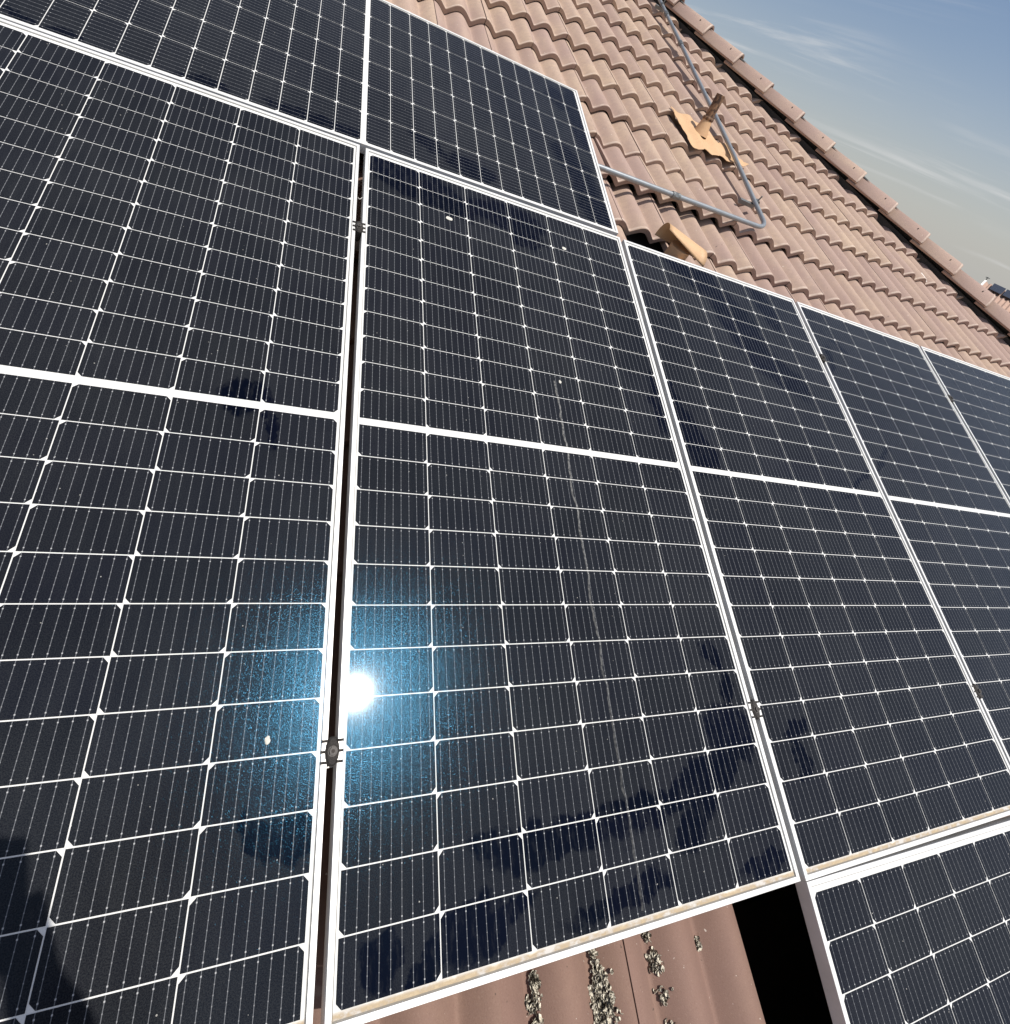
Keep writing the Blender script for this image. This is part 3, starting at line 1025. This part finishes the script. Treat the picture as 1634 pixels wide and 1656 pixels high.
# ------------------------------------------------------------------ lichen, droppings, mortar chip
def lichen(path, n, seed, label):
    r_ = random.Random(seed)
    vs, fs = [], []
    c0 = Vector(path[0][:2])
    hubs = [r_.random() * (len(path) - 1) for _ in range(max(6, n // 26))]
    for _ in range(n):
        t_ = min(max(r_.choice(hubs) + r_.gauss(0, 0.10), 0), len(path) - 1.001)
        i = min(int(t_), len(path) - 2)
        f_ = t_ - i
        a, b2 = path[i], path[i + 1]
        x = a[0] + (b2[0] - a[0]) * f_ + r_.gauss(0, 0.45) * (a[2] + (b2[2] - a[2]) * f_)
        y = a[1] + (b2[1] - a[1]) * f_ + r_.gauss(0, 0.004)
        zz = TZ + prof((x - TU0) % TW) - ((y - TV0) % TG) * RISE / TG
        rad = r_.uniform(0.0018, 0.0070)
        rx, ry, sp = r_.uniform(-.7, .7), r_.uniform(-.7, .7), r_.uniform(0, 6.3)
        rot = Matrix.Rotation(sp, 3, 'Z') @ Matrix.Rotation(rx, 3, 'X') @ Matrix.Rotation(ry, 3, 'Y')
        o_ = len(vs)
        cen = Vector((x, y, zz + r_.uniform(0.0, 0.006)))
        vs.append(cen - rot @ Vector((0, 0, rad * 0.35)))
        for k in range(8):
            a_ = 2 * PI * k / 8
            w_ = rad * r_.uniform(0.75, 1.2)
            vs.append(cen + rot @ Vector((math.cos(a_) * w_, math.sin(a_) * w_, rad * 0.25)))
        for k in range(8):
            fs.append((o_, o_ + 1 + k, o_ + 1 + (k + 1) % 8))
    o = obj('lichen_patch', mesh('lichen_patch', vs, fs, M_LICHEN), None, M)
    tag(o, label, 'lichen', None, 'stuff')


lichen([(0.419, -0.060, .004), (0.418, -0.075, .011), (0.412, -0.13, .014), (0.410, -0.2, .016)], 260, 1, 'crusty grey lichen in a tile valley, leftmost of three below the middle panel')
lichen([(0.556, -0.035, .003), (0.562, -0.070, .005), (0.566, -0.095, .014), (0.560, -0.13, .024), (0.556, -0.17, .024), (0.552, -0.23, .024)], 520, 2, 'widest crusty grey lichen clump, in the middle tile valley')
lichen([(0.690, -0.020, .008), (0.692, -0.035, .008), (0.702, -0.062, .006), (0.706, -0.10, .012), (0.707, -0.14, .012), (0.710, -0.20, .012)], 300, 3, 'narrow crusty lichen strip right of the middle, near the missing tile')


lichen([(0.836, -0.098, .004), (0.842, -0.112, .004)], 40, 4, 'small dark moss spot on the tile beside the missing one')


def dropping(u, v, r_, label, sx=1.0):
    vs, fs = [(0, 0, 0.0016)], []
    n = 12
    for ring, h in ((0.55, 0.0012), (1.0, 0.0)):
        for k in range(n):
            a = 2 * PI * k / n
            w_ = r_ * ring * (0.75 + 0.4 * noise.noise(Vector((math.cos(a) * 1.3 + u * 7, math.sin(a) * 1.3, v * 5))) + 0.2)
            vs.append((math.cos(a) * w_ * sx, math.sin(a) * w_, h))
    fs += [(0, 1 + k, 1 + (k + 1) % n) for k in range(n)]
    fs += [(1 + k, 1 + n + k, 1 + n + (k + 1) % n, 1 + (k + 1) % n) for k in range(n)]
    o = obj('bird_dropping', mesh('bird_dropping', vs, fs, M_DROP), None, M @ Matrix.Translation((u, v, ZC + 0.0012)))
    tag(o, label, 'bird dropping', 'dried bird droppings on the panels')


dropping(0.617, 1.284, 0.0070, 'pale bird dropping at the head of the long drip streak', 0.8)
dropping(-0.117, 0.388, 0.0065, 'pale bird dropping on the left panel, left of the nearest clamp', 0.8)
dropping(0.283, 1.878, 0.0085, 'pale elongated bird dropping near the top of the middle panel', 1.6)
dropping(0.739, 1.914, 0.0070, 'small pale bird dropping by the top right corner of the middle panel', 1.6)

chip = MB()
chip.add([(-.03, .05, 0), (.012, .02, 0), (.05, -.06, 0), (-.035, -.028, 0), (-.02, .03, .016), (.008, .01, .02), (.03, -.04, .014), (-.02, -.015, .015)],
         [(3, 2, 1, 0), (4, 5, 6, 7)[::-1], (0, 1, 5, 4), (1, 2, 6, 5), (2, 3, 7, 6), (3, 0, 4, 7)])
tag(chip.build('mortar_fragment', M_MORTAR, None, M @ Matrix.Translation((4.235, 3.115, -0.125)) @ Matrix.Rotation(0.3, 4, 'Z')), 'white broken piece of mortar lying on the tiles below the hip', 'mortar')


# ------------------------------------------------------------------ neighbour's house far beyond the hip
def pix_dir(x, y):
    return M3 @ (RIGHT * ((x - CX) / F_PX) + DOWN * ((y - CY) / F_PX) + FWD).normalized()


camw = M @ CAM
NR_Z = camw.z + 0.30                       # ridge height
da, db = Vector((0.8953, 0.4454)), Vector((0.9163, 0.4004))   # bearings of its gable end and of the picture edge
d1, d2 = pix_dir(1591, 458), pix_dir(1634, 478)
da, db = Vector(d1.xy).normalized(), Vector(d2.xy).normalized()
g0 = Vector(camw.xy) + da * 70.0
rd = (Vector(camw.xy) + db * 70.0 - g0).normalized()           # along the ridge
fr = Vector((-da.x, -da.y))
fr = (fr - rd * fr.dot(rd)).normalized()                        # down the near slope
nh = bpy.data.objects.new('neighbour_house', None)
col.objects.link(nh)
nh.location = (g0.x, g0.y, 0)
tag(nh, 'distant neighbouring house roof peeking over the hip at the right picture edge', 'house')
def nb(a, b, z):
    return Vector((rd.x * a + fr.x * b, rd.y * a + fr.y * b, z))
b = MB()
NL, ND, NS = 14.0, 4.5, 0.42
n = 14 * 10
vs, fs = [], []
for side in (1, -1):
    for i in range(n + 1):
        a = NL * i / n
        w_ = 0.05 * (1 if i % 4 in (1, 2) else -1)
        vs += [nb(a, 0, NR_Z + w_), nb(a, side * ND, NR_Z - ND * NS + w_)]
    o_ = 0 if side == 1 else 2 * (n + 1)
    for i in range(n):
        q = (o_ + 2 * i, o_ + 2 * i + 2, o_ + 2 * i + 3, o_ + 2 * i + 1)
        fs.append(q if side == -1 else q[::-1])
b.add(vs, fs)
b.build('roof', simple('neighbour_tiles', (0.40, 0.27, 0.21), 0.85, 0, 0.2, 2.0), nh)
b = MB()
b.add(*slab([nb(0.25, 0, NR_Z - .15), nb(0.25, ND - .4, NR_Z - ND * NS), nb(0.25, ND - .4, 0), nb(0.25, -ND + .4, 0), nb(0.25, -ND + .4, NR_Z - ND * NS)], 0.2))
b.add(*slab([nb(0.25, ND - .4, NR_Z - ND * NS), nb(NL, ND - .4, NR_Z - ND * NS), nb(NL, ND - .4, 0), nb(0.25, ND - .4, 0)], 0.2))
b.build('wall', M_WALL, nh)
b = MB()
b.add(*slab([nb(-0.1, 0, NR_Z + .16), nb(-0.1, ND, NR_Z - ND * NS + .16), nb(0.08, ND, NR_Z - ND * NS + .16), nb(0.08, 0, NR_Z + .16)], 0.08))
b.build('verge_board', M_MORTAR, nh)
M_NP = simple('neighbour_panel', (0.03, 0.034, 0.045), 0.2, 0.0, 0.2, 3)
for k in range(2):
    b = MB()
    a0 = 0.7 + k * 1.15
    b.add(*slab([nb(a0, 0.15, NR_Z + .20), nb(a0, 1.5, NR_Z + .20 - 1.35 * NS), nb(a0 + 1.05, 1.5, NR_Z + .20 - 1.35 * NS), nb(a0 + 1.05, 0.15, NR_Z + .20)], 0.05))
    b.build('roof_panel', M_NP, nh)
b = MB()
b.tube([nb(-0.05, 0.0, NR_Z), nb(-0.05, 0.0, NR_Z + 0.42)], 0.05, 8)
b.tube([nb(-0.22, 0.0, NR_Z + 0.36), nb(0.16, 0.0, NR_Z + 0.36)], 0.035, 8)
b.build('antenna', M_ZINC, nh)

# ------------------------------------------------------------------ the photographer, standing below the array (only the shadow is in the picture)
M_SKIN = simple('skin', (0.42, 0.24, 0.16), 0.55, 0, 0.08, 30)
M_SHIRT = simple('blue_work_shirt', (0.06, 0.09, 0.16), 0.9, 0, 0.2, 30)
M_TROUS = simple('grey_trousers', (0.07, 0.07, 0.075), 0.9, 0, 0.2, 30)
M_SHOE = simple('boots', (0.05, 0.035, 0.025), 0.7, 0, 0.2, 40)
M_HAIR = simple('hair', (0.02, 0.014, 0.01), 0.7, 0, 0.3, 200)
M_PHONE = simple('phone_glass', (0.02, 0.02, 0.022), 0.2, 0, 0.1, 10)
P0 = M @ Vector((-0.38, -0.56, -0.098))
HF = Vector((0.55, 0.835, 0)).normalized()
HR = Vector((HF.y, -HF.x, 0))
def pf(r_, h_, z_):
    return HR * r_ + HF * h_ + Vector((0, 0, z_))
R_, D_, F_ = M3 @ RIGHT, M3 @ DOWN, M3 @ FWD
cam_l = camw - P0
def ph(x, y, z_=0.0):      # on the phone: x right of lens, y below lens, z in front
    return cam_l + R_ * x + D_ * y + F_ * (z_ - 0.010)
J, E_ = [], []
def jn(co, rad, par=None):
    J.append((co, rad))
    if par is not None:
        E_.append((par, len(J) - 1))
    return len(J) - 1
pel = jn(pf(0, 0, .94), .135)
sp1 = jn(pf(0, .03, 1.12), .125, pel)
che = jn(pf(0, .05, 1.32), .14, sp1)
nck = jn(pf(0, .07, 1.475), .055, che)
hd1 = jn(pf(0, .095, 1.56), .075, nck)
hd2 = jn(pf(0, .10, 1.65), .088, hd1)
hd3 = jn(pf(0, .09, 1.715), .06, hd2)
nos = jn(pf(0, .205, 1.60), .013, hd1)
for sgn in (-1, 1):
    hp = jn(pf(sgn * .10, 0, .88), .095, pel)
    kn = jn(pf(sgn * .12, .07, .50), .062, hp)
    an = jn(pf(sgn * .13, .0, .10), .045, kn)
    to = jn(pf(sgn * .15, .15, .105), .042, an)
# right arm to the phone
shR = jn(pf(.17, .07, 1.39), .06, che)
elR = jn(pf(.085, .345, 1.22), .046, shR)
wrR = jn(ph(.035, .165, -.012), .030, elR)
paR = jn(ph(.030, .110, -.020), .030, wrR)
for i, (y, L) in enumerate(((.070, .062), (.090, .068), (.110, .064), (.130, .052))):
    a_ = jn(ph(.022, y, -.026), .0100, paR)
    b2 = jn(ph(.022 - L * .55, y - .004, -.022), .0092, a_)
    c2 = jn(ph(.022 - L, y - .004, -.019), .0080, b2)
th1 = jn(ph(.036, .090, .002), .0110, paR)
th2 = jn(ph(.020, .060, .010), .0095, th1)
# left arm comes up to steady it
shL = jn(pf(-.17, .07, 1.39), .06, che)
elL = jn(pf(-.20, .27, 1.20), .046, shL)
wrL = jn(ph(-.110, .150, -.015), .030, elL)
paL = jn(ph(-.085, .110, -.018), .028, wrL)
for i, (y, L) in enumerate(((.075, .045), (.095, .050), (.115, .048), (.135, .040))):
    a_ = jn(ph(-.078, y, -.024), .0100, paL)
    b2 = jn(ph(-.078 + L * .5, y, -.022), .0092, a_)
    c2 = jn(ph(-.078 + L, y, -.019), .0080, b2)
tl1 = jn(ph(-.080, .085, .004), .0110, paL)
tl2 = jn(ph(-.062, .062, .010), .0095, tl1)
me = bpy.data.meshes.new('person_rig')
me.from_pydata([tuple(c) for c, _ in J], E_, [])
tmp = bpy.data.objects.new('person_rig', me)
col.objects.link(tmp)
sk = tmp.modifiers.new('skin', 'SKIN')
sk.use_smooth_shade = True
for i, (c, rad) in enumerate(J):
    d = me.skin_vertices[0].data[i]
    d.radius = (rad, rad)
    d.use_root = (i == 0)
sb = tmp.modifiers.new('sub', 'SUBSURF')
sb.levels = sb.render_levels = 2
dg = bpy.context.evaluated_depsgraph_get()
body = bpy.data.meshes.new_from_object(tmp.evaluated_get(dg))
bpy.data.objects.remove(tmp)
body.materials.clear()
for m_ in (M_SKIN, M_SHIRT, M_TROUS, M_SHOE):
    body.materials.append(m_)
pc = ph(-.02, .11)
for p_ in body.polygons:
    q = p_.center
    if q.z > 1.455 and (q - pf(0, .1, 1.6)).length < 0.25 or (q - pc).length < 0.115:
        p_.material_index = 0
    elif q.z > 0.93:
        p_.material_index = 1
    elif q.z > 0.14:
        p_.material_index = 2
    else:
        p_.material_index = 3
    p_.use_smooth = True
per = obj('person', body)
per.location = P0
tag(per, 'person in a blue work shirt holding up a phone below the panels', 'person')
hm = MB()
seg = 18
for i in range(7):
    a = (PI * 0.56) * i / 6
    for k in range(seg):
        t_ = 2 * PI * k / seg
        rr = 0.104
        q = Vector((math.cos(t_) * math.sin(a) * rr * .88, math.sin(t_) * math.sin(a) * rr, math.cos(a) * rr))
        if q.y > 0.03 and a > 0.9:
            q.z = max(q.z, 0.045)
        hm.v.append(pf(q.x, .085 + q.y, 1.668 + q.z))
for i in range(6):
    for k in range(seg):
        a, b2 = i * seg + k, i * seg + (k + 1) % seg
        hm.f.append((a, a + seg, b2 + seg, b2))
hm.build('hair', M_HAIR, per, None, True)
pm = MB()
pm.box(-.058, .016, -.016, .132, -.0085, 0.0)
phone_m = Matrix(((R_.x, D_.x, F_.x, 0), (R_.y, D_.y, F_.y, 0), (R_.z, D_.z, F_.z, 0), (0, 0, 0, 1)))
phone_m.translation = camw - F_ * 0.004
ph_o = thing('phone', 'dark smartphone held up by the person below the panels', 'phone')
ph_o.matrix_world = phone_m
pm.build('phone_body', M_PHONE, ph_o)
